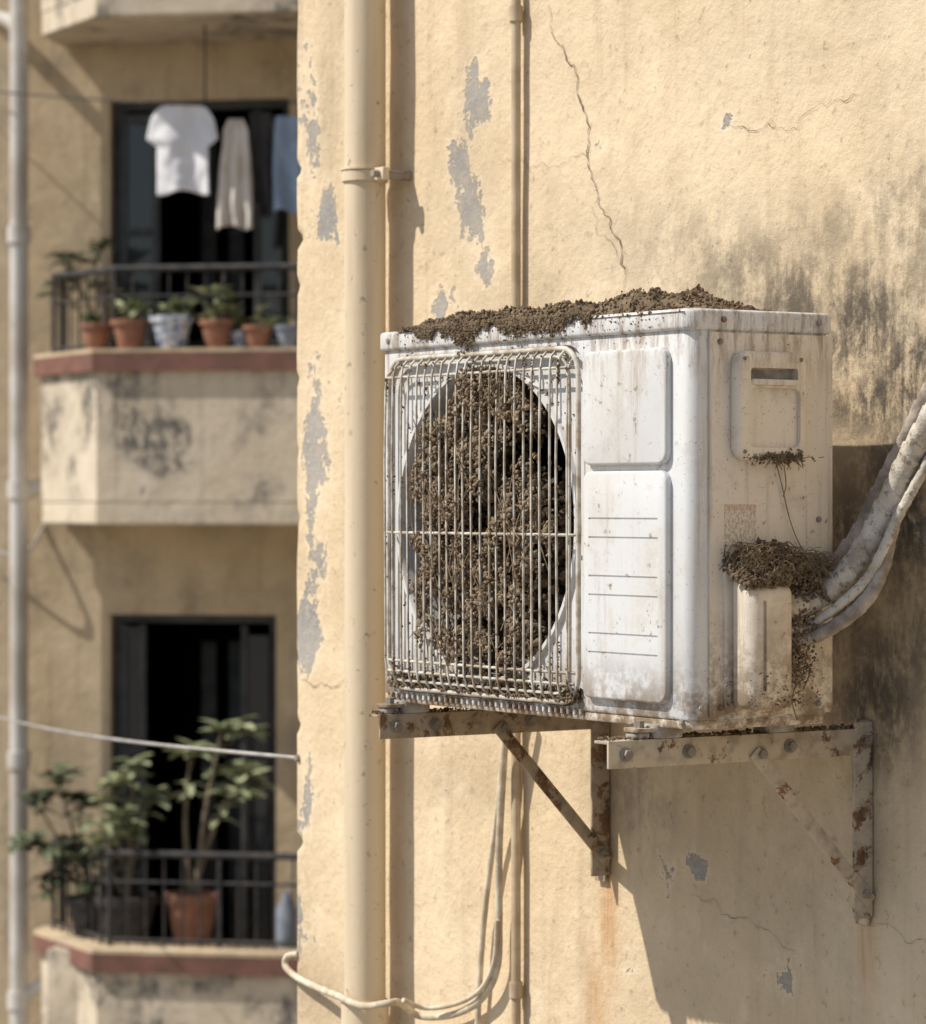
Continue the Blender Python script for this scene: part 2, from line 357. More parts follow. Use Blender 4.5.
# ------------------------------------------------------------------ AC unit
ac=root('air_conditioner_outdoor_unit',M)
WD,DP=.838,.267
body=bbox('cabinet',(-WD+.003,.003,.012),(-.002,DP-.003,.574),.004,m_white,ac,2,.02,2)
FC=Vector((-.536,0,.292)); FR=.243
boolean(body,[cyl('cut',(FC.x,.06,FC.z),(0,1,0),FR,.25,None,ac,72),bbox('cut2',(-.806,-.05,.018),(-.262,.011,.562),.0,None,ac,2,.045,1)])
body.data.materials.clear(); body.data.materials.append(m_white)
V=[];Fc=[]
for j,(rr,yy) in enumerate([(FR-.001,.05),(FR-.001,.010),(FR+.003,.004),(FR+.009,.004),(FR+.012,.011)]):
    for k in range(72):
        a=2*math.pi*k/72; V.append((FC.x+rr*math.cos(a),yy,FC.z+rr*math.sin(a)))
        if j<4: Fc.append((j*72+k,(j+1)*72+k,(j+1)*72+(k+1)%72,j*72+(k+1)%72))
frompy('fan_shroud',V,Fc,m_white,ac)
cyl('coil_back',(FC.x,.181,FC.z),(0,1,0),FR-.002,.004,m_coil,ac,48)
cyl('fan_hub',(FC.x,.12,FC.z),(0,1,0),.045,.06,m_fan,ac,32,.008)
for b in range(3):
    V=[];Fc=[]
    for i in range(9):
        for j in range(9):
            r=.035+.195*i/8; th=b*2.094+.9*(j/8-.5)*(1-.25*i/8)+.25*i/8; V.append((FC.x+r*math.cos(th),.12+(j/8-.5)*.07,FC.z+r*math.sin(th)))
    for i in range(8):
        for j in range(8): a=i*9+j; Fc.append((a,a+1,a+10,a+9))
    frompy('fan_blade',V,Fc,m_fan,ac)
for k in range(4):
    a=.4+k*math.pi/2; tube('motor_strut',[FC+Vector((0,.16,0)),FC+Vector((math.cos(a)*.24,.16,math.sin(a)*.24))],.005,m_fan,ac,8,2)
bbox('lid',(-WD-.002,-.004,.572),(.003,DP+.003,.603),.006,m_white,ac,3,.022,2)
bbox('base_pan',(-WD+.008,.006,-.001),(-.006,DP-.006,.014),.003,m_side,ac,2,.018,2)
# grille
GX0,GX1,GZ0,GZ1=-.797,-.268,.024,.557; GR=.042
gv=[];gf=[]
def rrect(x0,x1,z0,z1,r,y,n=6):
    o=[]
    for cx,cz,a0 in((x1-r,z1-r,0),(x0+r,z1-r,90),(x0+r,z0+r,180),(x1-r,z0+r,270)):
        for k in range(n+1): a=math.radians(a0+90*k/n); o.append(Vector((cx+r*math.cos(a),y,cz+r*math.sin(a))))
    o.append(o[0].copy()); return o
tubegeo(rrect(GX0,GX1,GZ0,GZ1,GR,-.004),.0042,8,None,gv,gf,False)
tubegeo(rrect(GX0+.013,GX1-.013,GZ0+.013,GZ1-.013,GR-.008,-.011),.0022,6,None,gv,gf,False)
def zlim(x,top):
    e=min(x-GX0,GX1-x)
    d=0 if e>GR else GR-math.sqrt(max(0,GR*GR-(GR-e)**2))
    return GZ1-d if top else GZ0+d
nw=23
for i in range(nw):
    x=GX0+.011+(GX1-GX0-.022)*i/(nw-1); zt=zlim(x,1)-.002; zb=zlim(x,0)+.002
    jx=random.uniform(-.0018,.0018)
    p=[Vector((x,.004,zb)),Vector((x,-.006,zb+.002)),Vector((x,-.014,zb+.010)),Vector((x+jx,-.0175,zb+.03)),Vector((x+jx*2,-.019,(zb+zt)/2+.1)),Vector((x+jx,-.0175,zt-.03)),Vector((x,-.014,zt-.010)),Vector((x,-.006,zt-.002)),Vector((x,.004,zt))]
    tubegeo(p,.0021,6,None,gv,gf)
for z,y in((GZ1-.030,-.0145),(.276,-.0162),(GZ0+.028,-.0145),(GZ0+.045,-.0145)):
    tubegeo([Vector((GX0+.006,.0,z)),Vector((GX0+.014,y,z)),Vector((GX1-.014,y,z)),Vector((GX1-.006,.0,z))],.0024,6,None,gv,gf)
frompy('fan_grille',gv,gf,m_wire,ac,ang=60)
# front panels
bbox('upper_panel',(-.2540,-.0085,.380),(-.0475,.006,.549),.0045,m_white,ac,3,.018,1)
lp=bbox('lower_panel',(-.2540,-.0085,.034),(-.0475,.006,.371),.0045,m_white,ac,3,.018,1)
cut=[bbox('c',(-.236,-.03,z),(-.066,-.0065,z+.0026),0,None,ac) for z in (.300,.272,.215,.187,.130,.102)]
boolean(lp,cut); lp.data.materials.clear(); lp.data.materials.append(m_white)
# side panel
bbox('side_panel',(-.004,.034,.016),(.0022,DP-.004,.570),.0018,m_side,ac,2)
h=bbox('handle_plate',(.0,.070,.386),(.021,.200,.543),.008,m_side,ac,3,.02,0)
boolean(h,[bbox('c',(.0035,.094,.498),(.05,.182,.519),.0,None,ac,2,.005,0),bbox('c',(.0140,.090,.404),(.05,.186,.490),.0,None,ac,2,.012,0)])
h.data.materials.clear(); h.data.materials.append(m_side)
bbox('handle_recess_back',(.0028,.096,.500),(.0046,.180,.517),0,m_rub,ac)
bbox('handle_lip',(.006,.096,.494),(.026,.180,.503),.003,m_side,ac)
m_lab=NT('label_print',.5,.4)
_l=m_lab.mr(m_lab.noise(1,2,.8,0,m_lab.co((1,300,150))),.45,.58); _x=m_lab.xyz()
_hd=m_lab.mr(_x[2],.312,.315); m_lab=m_lab.col(m_lab.mix(m_lab.ma('MULTIPLY',_l,.75),m_lab.mix(_hd,(.70,.63,.52),(.66,.48,.37)),(.34,.27,.21)))
bbox('rating_label',(.0020,.060,.262),(.0030,.118,.322),0,m_lab,ac)
# valve cover
vc=bbox('valve_cover',(-.002,.068,.028),(.056,.152,.222),.012,m_side,ac,3,.022,2)
for v in vc.data.vertices:
    if v.co.z>.18: v.co.z-=.020*max(0,(v.co.x))/.056
boolean(vc,[bbox('c',(.0515,.088,.055),(.09,.095,.185),.0,None,ac,2,.003,0)])
vc.data.materials.clear(); vc.data.materials.append(m_side)
bbox('valve_flange',(-.001,.058,.022),(.007,.176,.245),.002,m_side,ac,2,.012,0)
def screw(c,axis,r=.0045,par=ac): 
    cyl('screw',c,axis,r,.005,m_bolt,par,12,.0012)
for y,z in((.058,.588),(.235,.588),(.052,.03),(.235,.03),(.018,.03),(.235,.30),(.052,.556)): screw((.0035 if z<.57 else .0045,y,z),(1,0,0))
for x,z in((-.025,.01),(-.83+.03,.01),(-.80,.588),(-.25,.588)): screw((x,-.0045 if z>.57 else .004,z),(0,1,0))
for y,z in((.083,.398),(.187,.398),(.083,.532),(.187,.532)): screw((.0215,y,z),(1,0,0),.003)
for i in range(34):
    x=-.80+i*.016; bbox('drip_tab',(x,-.001,.006),(x+.006,.006,.016),.001,m_white,ac,1)

# ------------------------------------------------------------------ brackets
def bracket(e,L,mat,zt=-.018,drop=.30,dy=.19):
    b=root('wall_bracket',M); x=-e; t=.005; w=.036; y0=WY-L
    bbox('arm_web',(x+w/2-t,y0,zt-.040),(x+w/2,WY-.004,zt),.0012,mat,b)
    bbox('arm_top_flange',(x-w/2,y0,zt-t),(x+w/2-t-.0003,WY-.004,zt-.0006),.0012,mat,b)
    bbox('leg_plate',(x-w/2,WY-.009,zt-drop),(x+w/2-t-.001,WY-.0035,zt+.012),.0012,mat,b)
    bbox('leg_web',(x+w/2-t,WY-.040,zt-drop+.012),(x+w/2+.0005,WY-.0035,zt+.010),.0012,mat,b)
    p0=Vector((x+w/2+.003,dy,zt-.036)); p1=Vector((x+w/2+.003,WY-.018,zt-drop+.045))
    d=p1-p0; Ln=d.length; ang=math.atan2(d.z,d.y)
    pre=Matrix.Translation(p0)@Matrix.Rotation(ang,4,'X')
    bbox('brace',(-.002,-.014,-.011),(.0022,Ln+.012,.011),.001,mat,b,pre=pre)
    bbox('brace_flange',(-.018,-.0,.0065),(-.0022,Ln-.01,.011),.001,mat,b,pre=pre)
    for y,z in((dy+.004,zt-.03),(WY-.022,zt-drop+.05),(y0+.03,zt-.02),(WY-.02,zt-.02),(.06,zt-.02),(.25,zt-.02)):
        cyl('bolt',(x+w/2+.006,y,z),(1,0,0),.0075,.009,m_bolt,b,6)
        cyl('washer',(x+w/2+.0022,y,z),(1,0,0),.0105,.003,m_bolt,b,20)
    for z in(zt-drop+.02,zt-.08,zt-.17): cyl('anchor_bolt',(x-.004,WY-.013,z),(0,1,0),.008,.012,m_bolt,b,6)
    for y in(.025,.235):
        bbox('rubber_foot',(x-.022,y-.028,zt+.0003),(x+.02,y+.028,.003),.003,m_rub,b,2,.01,2)
    bbox('mount_foot',(x-.02,-.034,zt+.010),(x+.018,.012,zt+.016),.001,m_side,b,2,.01,2)
    bbox('mount_pad',(x-.018,-.032,zt+.0004),(x+.016,-.004,zt+.0098),.003,m_rub,b,2,.01,2)
    cyl('foot_bolt',(x,-.016,zt+.020),(0,0,1),.008,.012,m_bolt,b,6); 
    return b
bracket(.776,.462,m_br2); bracket(.100,.50,m_br1)

# ------------------------------------------------------------------ refrigerant lines
def wrap(pitch,amt,seed):
    def f(L,a,t):
        ph=(L/pitch+a/(2*math.pi)+.15*mn.noise(Vector((L*9,1,seed))))%1
        return 1+amt*(ph-.5)+.10*mn.noise(Vector((L*34,math.cos(a)*1.5,seed+math.sin(a)*1.5)))
    return f
rl=root('insulated_refrigerant_pipes',M)
def rp(name,pp,r,mat,pitch,seed,st,amt=.2):
    pts=[Vector(st)]+[PY(M,a,b,y) for a,b,y in pp]; tube(name,pts,r,mat,rl,24,36,wrap(pitch,amt,seed))
rp('wrapped_line',[(808,603,.20),(840,580,.235),(868,543,.27),(890,500,.30),(911,455,.31),(935,410,.32),(985,310,.34),(1080,120,.36)],.0180,m_tape,.032,1,(.030,.13,.175))
rp('wrapped_line',[(808,588,.21),(836,564,.26),(858,535,.30),(876,500,.325),(896,460,.335),(920,412,.34),(975,300,.36),(1070,100,.37)],.0135,m_tapeg,.03,5,(.012,.13,.19))
rp('insulated_line',[(803,640,.19),(838,624,.22),(866,600,.25),(882,570,.27),(890,536,.29),(903,500,.31),(930,455,.33),(985,360,.35),(1080,200,.36)],.0105,m_tapeg,.025,9,(.03,.13,.125),.12)
rp('drain_hose',[(803,628,.19),(838,606,.22),(866,580,.25),(884,548,.27),(900,513,.295),(928,462,.32),(970,380,.345),(1040,250,.36)],.0075,m_tape,.02,12,(.035,.13,.14),.12)

# ------------------------------------------------------------------ dirt
def interp(y,tab): return np.interp(y,[t[0] for t in tab],[t[1] for t in tab])
Ltab=[(360,-.61),(400,-.64),(440,-.71),(480,-.755),(520,-.765),(560,-.72),(600,-.745),(650,-.75),(690,-.72)]
Rtab=[(360,-.44),(400,-.40),(440,-.38),(480,-.39),(520,-.34),(560,-.35),(600,-.38),(650,-.36),(690,-.40)]
def pyof(x,z): d=4.647-.833*x; return 501-(z-.327)/d*F
items=[]; tw_v=[];tw_f=[]; cnt=0; cl=0
def inmask(x,z,t=.12):
    if (x-FC.x)**2+(z-FC.z)**2>(FR-.012)**2: return -1
    py=pyof(x,z); l=interp(py,Ltab); r=interp(py,Rtab); ed=min(x-l,r-x)
    n1=mn.noise(Vector((x*15,0,z*9)))+.8*mn.noise(Vector((x*34,3,z*26)))
    return ed if n1+min(ed*8,.46)>t else -1
while cl<350 and cnt<12000:
    cnt+=1
    x=random.uniform(-.79,-.3); z=random.uniform(.05,.545)
    e=inmask(x,z,.22)
    if e<0: continue
    cl+=1; Rr=random.uniform(.007,.018); el=random.uniform(1.0,2.0); y=-.012+random.random()**1.3*.030
    for g in range(int(Rr*Rr*115000)+8):
        d=Vector((random.gauss(0,1),random.gauss(0,1),random.gauss(0,1))).normalized()
        if d.y>.4: d.y=-d.y
        q=Vector((x+d.x*Rr,y+d.y*Rr*.8,z+d.z*Rr*el)); q.y=max(q.y,-.027)
        items.append((q,random.uniform(.0018,.0042)))
    if random.random()<.6:
        for q in range(2):
            d=Vector((random.gauss(0,.4),random.gauss(-.2,.3),random.gauss(0,1)))*random.uniform(.012,.03); p=Vector((x,y-Rr,z))
            tubegeo(catmull([p-d,p+Vector((0,-.004,.003)),p+d],3),.0008,4,None,tw_v,tw_f)
mud=clumps('mud_nest',items,m_dirt,None,M,(tw_v,tw_f))
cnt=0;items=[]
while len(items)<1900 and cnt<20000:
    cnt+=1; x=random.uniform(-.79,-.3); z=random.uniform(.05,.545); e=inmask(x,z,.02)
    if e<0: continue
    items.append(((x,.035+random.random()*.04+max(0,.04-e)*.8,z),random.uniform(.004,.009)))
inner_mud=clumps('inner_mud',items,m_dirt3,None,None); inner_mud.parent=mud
# dirt caked on the grille wires
items=[]
for i in range(3000):
    wi=random.randrange(nw); x=GX0+.011+(GX1-GX0-.022)*wi/(nw-1)
    z=random.choice((GZ0+.02+abs(random.gauss(0,.022)),random.uniform(.05,.54),.52+random.gauss(0,.02)))
    if z>.548 or z<.03: continue
    if mn.noise(Vector((x*31+wi*3,2,z*30)))<.05: continue
    items.append(((x+random.gauss(0,.0007),-.0165+random.gauss(0,.001),z),random.uniform(.0010,.0022)))
for i in range(2300):
    x=random.uniform(GX0,GX1); 
    if mn.noise(Vector((x*25,9,0)))<-.25: continue
    items.append(((x,random.uniform(-.010,.010),GZ0+.002+abs(random.gauss(0,.010))),random.uniform(.0010,.0034)))
for i in range(700):
    x=random.uniform(GX0+.02,GX1-.02); z=random.uniform(.03,.55)
    if (x-FC.x)**2+(z-FC.z)**2<(FR+.01)**2: continue
    items.append(((x,.010,z),random.uniform(.0008,.0026)))
clumps('grille_dirt_specks',items,m_dirt2,ac)
# pile on top of the lid
def hh(x,y):
    base=np.interp(x,[-.75,-.71,-.60,-.42,-.28,-.20,-.16,-.10,-.05,-.02],[0,.014,.019,.019,.023,.034,.034,.018,.007,-.004])
    y0=np.interp(x,[-.8,-.33,-.28,0],[-.004,-.004,.03,.06]); y1=.20
    e=min((y-y0)/.02,(y1-y)/.05); e=max(-.3,min(1,e))
    n=.55*mn.noise(Vector((x*22,y*22,1)))+.3*mn.noise(Vector((x*60,y*60,2)))+.2*mn.noise(Vector((x*140,y*140,2)))
    return base*(1+.75*n)*(e if e>0 else 0)+(e*.01 if e<0 else 0)
V=[];Fc=[];NX,NY=260,60
for i in range(NX):
    for j in range(NY):
        x=-.77+.76*i/(NX-1); y=-.006+.22*j/(NY-1); V.append((x,y,.6015+hh(x,y)))
for i in range(NX-1):
    for j in range(NY-1): a=i*NY+j; Fc.append((a,a+NY,a+NY+1,a+1))
items=[]
for i in range(8000):
    x=random.uniform(-.77,-.02); y=-.004+.2*random.random()**1.5; h0=hh(x,y)
    if h0<.002 and random.random()<.85: continue
    items.append(((x,y,.603+h0+random.uniform(-.002,.002)),random.uniform(.0009,.0030)))
for i in range(5600): # spill over the front lip
    x=random.uniform(-.75,-.235)
    f=max(0,.7+mn.noise(Vector((x*13,0,5)))*1.4+.5*mn.noise(Vector((x*50,0,5)))); dz=abs(random.gauss(0,.012))*f
    if dz>.05: continue
    items.append(((x,-.0055-random.random()*.003,.607-dz),random.uniform(.0009,.0028)))
for i in range(350):
    x=random.uniform(-.78,-.05); items.append(((x,-.0048,.603-abs(random.gauss(0,.02))),random.uniform(.0005,.0014)))
clumps('dirt_pile',items,m_dirt2,None,M,(V,Fc))
# nest on the valve cover
items=[]
for i in range(5600):
    y=random.uniform(.056,.250); t=(y-.056)/.194; x=random.uniform(.0,.064)*(1-.25*t)
    top=.050*math.sin(min(1,t*.95+.10)*math.pi)**.7*(1-.5*x/.06)+.016*mn.noise(Vector((x*60,y*60,0)))
    zb=.222-.020*x/.056-max(0,t-.55)*.085
    items.append(((x,y,zb+max(0,top)*random.random()**.5),random.uniform(.0010,.0034)))
for i in range(900):
    t=random.random(); items.append(((.012+.03*random.random(),.150+random.uniform(-.004,.05),.20-.13*t+random.gauss(0,.006)),random.uniform(.001,.0036)*(1-.4*t)))
for i in range(300):
    items.append(((.020+abs(random.gauss(0,.002)),random.gauss(.15,.022),.389+random.gauss(0,.004)),random.uniform(.0009,.0024)))
for i in range(500):
    items.append(((random.choice((.0572,.0075,.003)),random.uniform(.06,.2),.03+abs(random.gauss(0,.03))),random.uniform(.0006,.0016)))
sv=[];sf=[]
for i in range(480):
    y=random.uniform(.058,.250); x=random.uniform(.005,.062); z=.246-max(0,y-.15)*.24+random.uniform(-.014,.018); a=random.uniform(0,6.28); l=random.uniform(.012,.036)
    d=Vector((math.cos(a)*.4,math.sin(a),random.uniform(-.45,.25)))*l; p=Vector((x,y,z))
    tubegeo(catmull([p-d*.5,p+Vector((0,0,random.uniform(0,.006))),p+d*.5+Vector((0,0,-.006))],4),random.uniform(.0004,.0009),4,None,sv,sf)
for i in range(40):
    y=random.gauss(.15,.025); p=Vector((.023,y,.391)); d=Vector((random.uniform(-.002,.005),random.uniform(-.014,.014),random.uniform(-.020,.006)))
    tubegeo(catmull([p-d*.3,p+d*.4,p+d],4),.0006,4,None,sv,sf)
for k,(pp) in enumerate([[(776,462),(783,490),(790,520),(800,545),(812,560)],[(784,465),(786,485),(783,497)],[(790,650),(796,680),(792,700),(797,720)],[(800,655),(810,670),(803,690)]]):
    tubegeo(catmull([PXx(M,a,b,.008 if k<2 else .03) for a,b in pp],6),.0008 if k<2 else .0010,5,None,sv,sf)
clumps('twig_nest',items,m_dirt2,None,M,(sv,sf))
# dirt on bracket arms
items=[]
for e,L in((.776,.462),(.1,.5)):
    for i in range(500):
        items.append(((-e+random.uniform(-.018,.018),WY-L+random.random()*L,-.0165+random.random()*.002),random.uniform(.001,.003)))
clumps('bracket_dirt',items,m_dirt2,None,M)

# ------------------------------------------------------------------ background building
bg=root('apartment_building',G)
def gx(px,y): return PY(G,px,500,y).x
def gz(py,y,px=200): return PY(G,px,py,y).z
WYb=.9
o1=(gx(110,WYb),gx(289,WYb),0.0,gz(100,WYb)); o2=(gx(110,WYb),gx(276,WYb),-2.55,gz(615,WYb))
x0,x1=-5.,6.; zb,zt=-8.0,7.0
def wp(nm,a,b,c,d): bbox(nm,(a,WYb,c),(b,WYb+.25,d),0,m_wall2,bg)
wp('facade_left',x0,o1[0],zb,zt)
wp('facade_above_door',o1[0],x1,o1[3],zt)
wp('facade_right_upper',o1[1],x1,o1[2],o1[3])
wp('facade_mid',o1[0],x1,o2[3],o1[2])
wp('facade_right_lower',o2[1],x1,o2[2],o2[3])
wp('facade_below',o1[0],x1,zb,o2[2])
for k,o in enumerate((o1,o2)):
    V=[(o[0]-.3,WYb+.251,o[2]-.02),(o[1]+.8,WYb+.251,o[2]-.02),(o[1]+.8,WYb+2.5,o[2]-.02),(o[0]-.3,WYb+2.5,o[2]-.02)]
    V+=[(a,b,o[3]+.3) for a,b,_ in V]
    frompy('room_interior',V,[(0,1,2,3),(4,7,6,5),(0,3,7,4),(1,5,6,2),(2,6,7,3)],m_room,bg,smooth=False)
    y=WYb+.05; t=.04
    bbox('door_frame_left',(o[0]+.001,y,o[2]),(o[0]+t,y+.08,o[3]-.001),.004,m_wood,bg)
    bbox('door_frame_right',(o[1]-t,y,o[2]),(o[1]-.001,y+.08,o[3]-.001),.004,m_wood,bg)
    bbox('door_frame_head',(o[0]+t,y+.002,o[3]-t),(o[1]-t,y+.078,o[3]-.002),.004,m_wood,bg)
    lx=o[0]+t; lw=.17 if k==0 else .10
    bbox('door_leaf_stile',(lx+.01,y-.03,o[2]+.02),(lx+.04,y+.0,o[3]-t-.01),.003,m_wood,bg)
    bbox('door_leaf_stile',(lx+lw,y-.03,o[2]+.02),(lx+lw+.035,y+.0,o[3]-t-.01),.003,m_wood,bg)
    for zz in (o[2]+.02,o[2]+.7,o[2]+1.3,o[3]-t-.06): bbox('door_leaf_rail',(lx+.04,y-.028,zz),(lx+lw,y-.002,zz+.04),.003,m_wood,bg)
    bbox('door_glass',(lx+.04,y-.016,o[2]+.06),(lx+lw,y-.012,o[3]-t-.06),0,m_glass,bg)
    lx=o[1]-t-.14
    bbox('door_leaf_stile',(lx,y-.03,o[2]+.02),(lx+.03,y+.0,o[3]-t-.01),.003,m_wood,bg)
    bbox('door_glass',(lx+.03,y-.016,o[2]+.06),(o[1]-t-.003,y-.012,o[3]-t-.06),0,m_glass,bg)
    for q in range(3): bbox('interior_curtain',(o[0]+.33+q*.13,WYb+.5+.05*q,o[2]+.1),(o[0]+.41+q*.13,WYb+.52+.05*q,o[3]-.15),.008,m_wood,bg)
def prism(nm,poly,z0,z1,mat,par=bg):
    n=len(poly); V=[(a,b,z0) for a,b in poly]+[(a,b,z1) for a,b in poly]
    Fc=[tuple(range(n))[::-1],tuple(range(n,2*n))]+[(i,(i+1)%n,n+(i+1)%n,n+i) for i in range(n)]
    me=bpy.data.meshes.new(nm); me.from_pydata(V,[],Fc)
    bm=bmesh.new(); bm.from_mesh(me); bmesh.ops.recalc_face_normals(bm,faces=bm.faces); bmesh.ops.bevel(bm,geom=[e for e in bm.edges],offset=.008,segments=2,affect='EDGES'); bm.to_mesh(me); bm.free()
    return mkobj(nm,me,mat,par)
XR=2.6
outer=[(0,0),(XR,0),(XR,WYb-.002),(-.448,WYb-.002),(-.448,.58)]
def off(o): return [(0-.4*o,-o),(XR+o,-o),(XR+o,WYb-.003),(-.448-o,WYb-.003),(-.448-o,.58-.4*o)]
inner=[(.10,.14),(XR-.1,.14),(XR-.1,WYb-.002),(-.32,WYb-.002),(-.32,.62)]
def ringwall(nm,z0,z1,mat,o,i):
    V=[];Fc=[]
    for poly in(o,i):
        for z in(z0,z1): V+=[(a,b,z) for a,b in poly]
    seq=[3,4,0,1,2]
    for a,b in zip(seq[:-1],seq[1:]):
        Fc+=[(a,b,b+5,a+5),(a+10,a+15,b+15,b+10),(a+5,b+5,b+15,a+15),(a,a+10,b+10,b)]
    return frompy(nm,V,Fc,mat,bg,smooth=False)
def balcony(ztop,zbot,zfloor):
    prism('balcony_slab',outer,zbot,zfloor,m_par)
    ringwall('balcony_parapet',zfloor-.002,ztop-.085,m_par,[(a-.001,b-.001) for a,b in outer],inner)
    ringwall('balcony_coping',ztop-.085,ztop,m_red,off(.035),[(a+.03,b+.05) for a,b in inner])
    ringwall('coping_top_screed',ztop+.0,ztop+.018,m_wall2,off(.036),[(a+.03,b+.05) for a,b in inner])
Z1=gz(352,0); B1=gz(525,0); Z2=gz(955,0)
balcony(Z1,B1,0.0+.0); balcony(Z2,Z2-.95,-2.5)
ZT=2.24
prism('balcony_slab_top',[(a,b) for a,b in outer],ZT,ZT+.12,m_par); ringwall('balcony_parapet_top',ZT+.118,ZT+.9,m_par,[(a-.001,b-.001) for a,b in outer],inner)
prism('balcony_slab_low',outer,Z2-.95-2.7,Z2-.95-2.6,m_par)
def railing(z0,z1,y,mid=True):
    r=root('balcony_railing',G); V=[];Fc=[]
    path=[Vector((-.40,.80,0)),Vector((-.40,.62,0)),Vector((.03,y,0)),Vector((2.4,y,0))]
    for z,rr in((z1,.016),(z0+.03,.009))+(((z1-.13,.007),) if mid else ()):
        tubegeo([p+Vector((0,0,z)) for p in path],rr,8,None,V,Fc)
    for a,b in zip(path[:-1],path[1:]):
        n=max(2,int((b-a).length/.085))
        for k in range(n+1):
            p=a.lerp(b,k/n); tubegeo([p+Vector((0,0,z0)),p+Vector((0,0,z1))],.0055 if k%6 else .011,6,None,V,Fc)
    frompy('rails_and_balusters',V,Fc,m_iron,r)
railing(Z1+.018,gz(267,.15),.19); railing(Z2+.018,gz(855,.1),.10)
def fp(nm,px,rad,y):
    r=root(nm,G); x=gx(px,y); cyl('pipe_body',(x,y,-.5),(0,0,1),rad,15,m_fpipe,r,20)
    for py in(235,490,-120,760,1000): cyl('pipe_socket',(x,y,gz(py,y,px)),(0,0,1),rad+.012,.09,m_fpipe,r,20,.004)
    return r,x
r_,xx=fp('drain_pipe',19,.045,.74)
tube('branch_pipe',[(xx,.74,gz(497,.74,19)),(xx+.08,.76,gz(488,.74,19)),(xx+.16,.82,gz(484,.74,19)),(xx+.18,.92,gz(484,.74,19))],.038,m_fpipe,r_)
tube('branch_pipe',[(xx,.74,gz(30,.74,19)),(xx-.06,.78,gz(20,.74,19)),(xx-.12,.84,gz(15,.74,19)),(xx-.2,.92,gz(10,.74,19))],.038,m_fpipe,r_)
tube('branch_pipe',[(xx,.74,gz(1000,.74,19)),(xx+.1,.76,gz(985,.74,19)),(xx+.2,.88,gz(975,.74,19))],.03,m_fpipe,r_)
cy=.32
def cp(px,py,y=cy): return PY(G,px,py,y)
tube('clothesline',[cp(-40,88,.86),cp(35,95,.5),cp(150,103),cp(230,104),cp(330,100),cp(420,90)],.005,m_iron,None,6,8,Mx=G)
tube('hanging_rod',[cp(205,10),cp(205,104)],.005,m_iron,None,6,2,Mx=G)
def cloth(name,rows,mat,folds,y=cy,seed=0,amp=.02):
    V=[];Fc=[]; NR,NC=46,30
    pys=[r[0] for r in rows]
    for i in range(NR):
        py=rows[0][0]+(rows[-1][0]-rows[0][0])*i/(NR-1)
        l=np.interp(py,pys,[r[1] for r in rows]); r=np.interp(py,pys,[r[2] for r in rows]); t=i/(NR-1)
        for j in range(NC):
            u=j/(NC-1); p=cp(l+(r-l)*u,py+ (2.5*math.sin(u*7+seed) if t>.9 else 0),y)
            p.y+=amp*(.25+t)*math.sin(u*folds+seed+1.2*math.sin(t*3))+.012*mn.noise(Vector((u*5,t*6,seed))); V.append(p)
    for i in range(NR-1):
        for j in range(NC-1): a=i*NC+j; Fc.append((a,a+1,a+NC+1,a+NC))
    o=frompy(name,V,Fc,mat,None,G,ang=180); m=o.modifiers.new('s','SOLIDIFY'); m.thickness=.004; return o
cloth('hanging_tshirt',[(103,172,192),(108,158,207),(118,151,214),(139,146,219),(145,154,212),(147,157,209),(193,156,210)],m_cl,9,cy,1,.018)
cloth('hanging_towel',[(119,229,243),(130,224,248),(170,220,251),(228,216,253)],m_cl2,16,cy+.02,2,.02)
cloth('hanging_trousers',[(112,250,272),(150,249,273),(205,252,272)],m_cl4,8,cy+.06,4)
cloth('hanging_shirt',[(116,276,300),(150,274,304),(212,275,304)],m_cl3,9,cy,3)
# plants
def leafgeo(V,Fc,p,d,ln,w,droop=.3):
    d=d.normalized(); s=d.cross(Vector((0,0,1))); s=(s if s.length>.05 else Vector((1,0,0))).normalized(); n=s.cross(d)
    b=len(V)
    V+= [p,p+d*ln*.4+s*w*.5+n*ln*.06,p+d*ln*.75+s*w*.38-n*ln*droop*.2,p+d*ln-n*ln*droop*.6,p+d*ln*.75-s*w*.38-n*ln*droop*.2,p+d*ln*.4-s*w*.5+n*ln*.06,p+d*ln*.45-n*ln*.03]
    Fc+= [(b,b+1,b+6),(b+1,b+2,b+3,b+6),(b+6,b+3,b+4,b+5),(b,b+6,b+5)]
def rosette(V,Fc,p,n,ln,w,rnd,up=.5):
    for i in range(n):
        a=2.4*i+rnd.uniform(-.3,.3); e=rnd.uniform(-.2,1.0)*up
        leafgeo(V,Fc,p+Vector((0,0,-.01*i/n)),Vector((math.cos(a),math.sin(a),e)),ln*rnd.uniform(.7,1.15),w*rnd.uniform(.8,1.2),rnd.uniform(.1,.7))
def pot(par,c,r,h,mat):
    lathe('pot',[(r*.62,0),(r*.68,.01),(r*.93,h*.80),(r*.93,h*.82),(r*1.08,h*.83),(r*1.1,h*.98),(r*1.04,h),(r*.92,h),(r*.9,h*.9),(r*.01,h*.88)],c,mat,par)
def small(px,pym,pxw,hpx,mat,lm,n,ln,seed,y=.06,spread=.05,tall=.05):
    rnd=random.Random(seed); p=cp(px,345,y); sc=216.; r=pxw/2/sc; h=hpx/sc
    e=root('potted_plant',G); c=(p.x,y,Z1+.019); pot(e,c,r,h,mat)
    V=[];Fc=[]
    for k in range(n):
        q=Vector((c[0]+rnd.gauss(0,spread*.6),c[1]+rnd.gauss(0,spread*.4),c[2]+h+rnd.uniform(.0,tall)))
        rosette(V,Fc,q,rnd.randint(5,9),ln,ln*.55,rnd,1.1)
    frompy('foliage',V,Fc,lm,e,smooth=False)
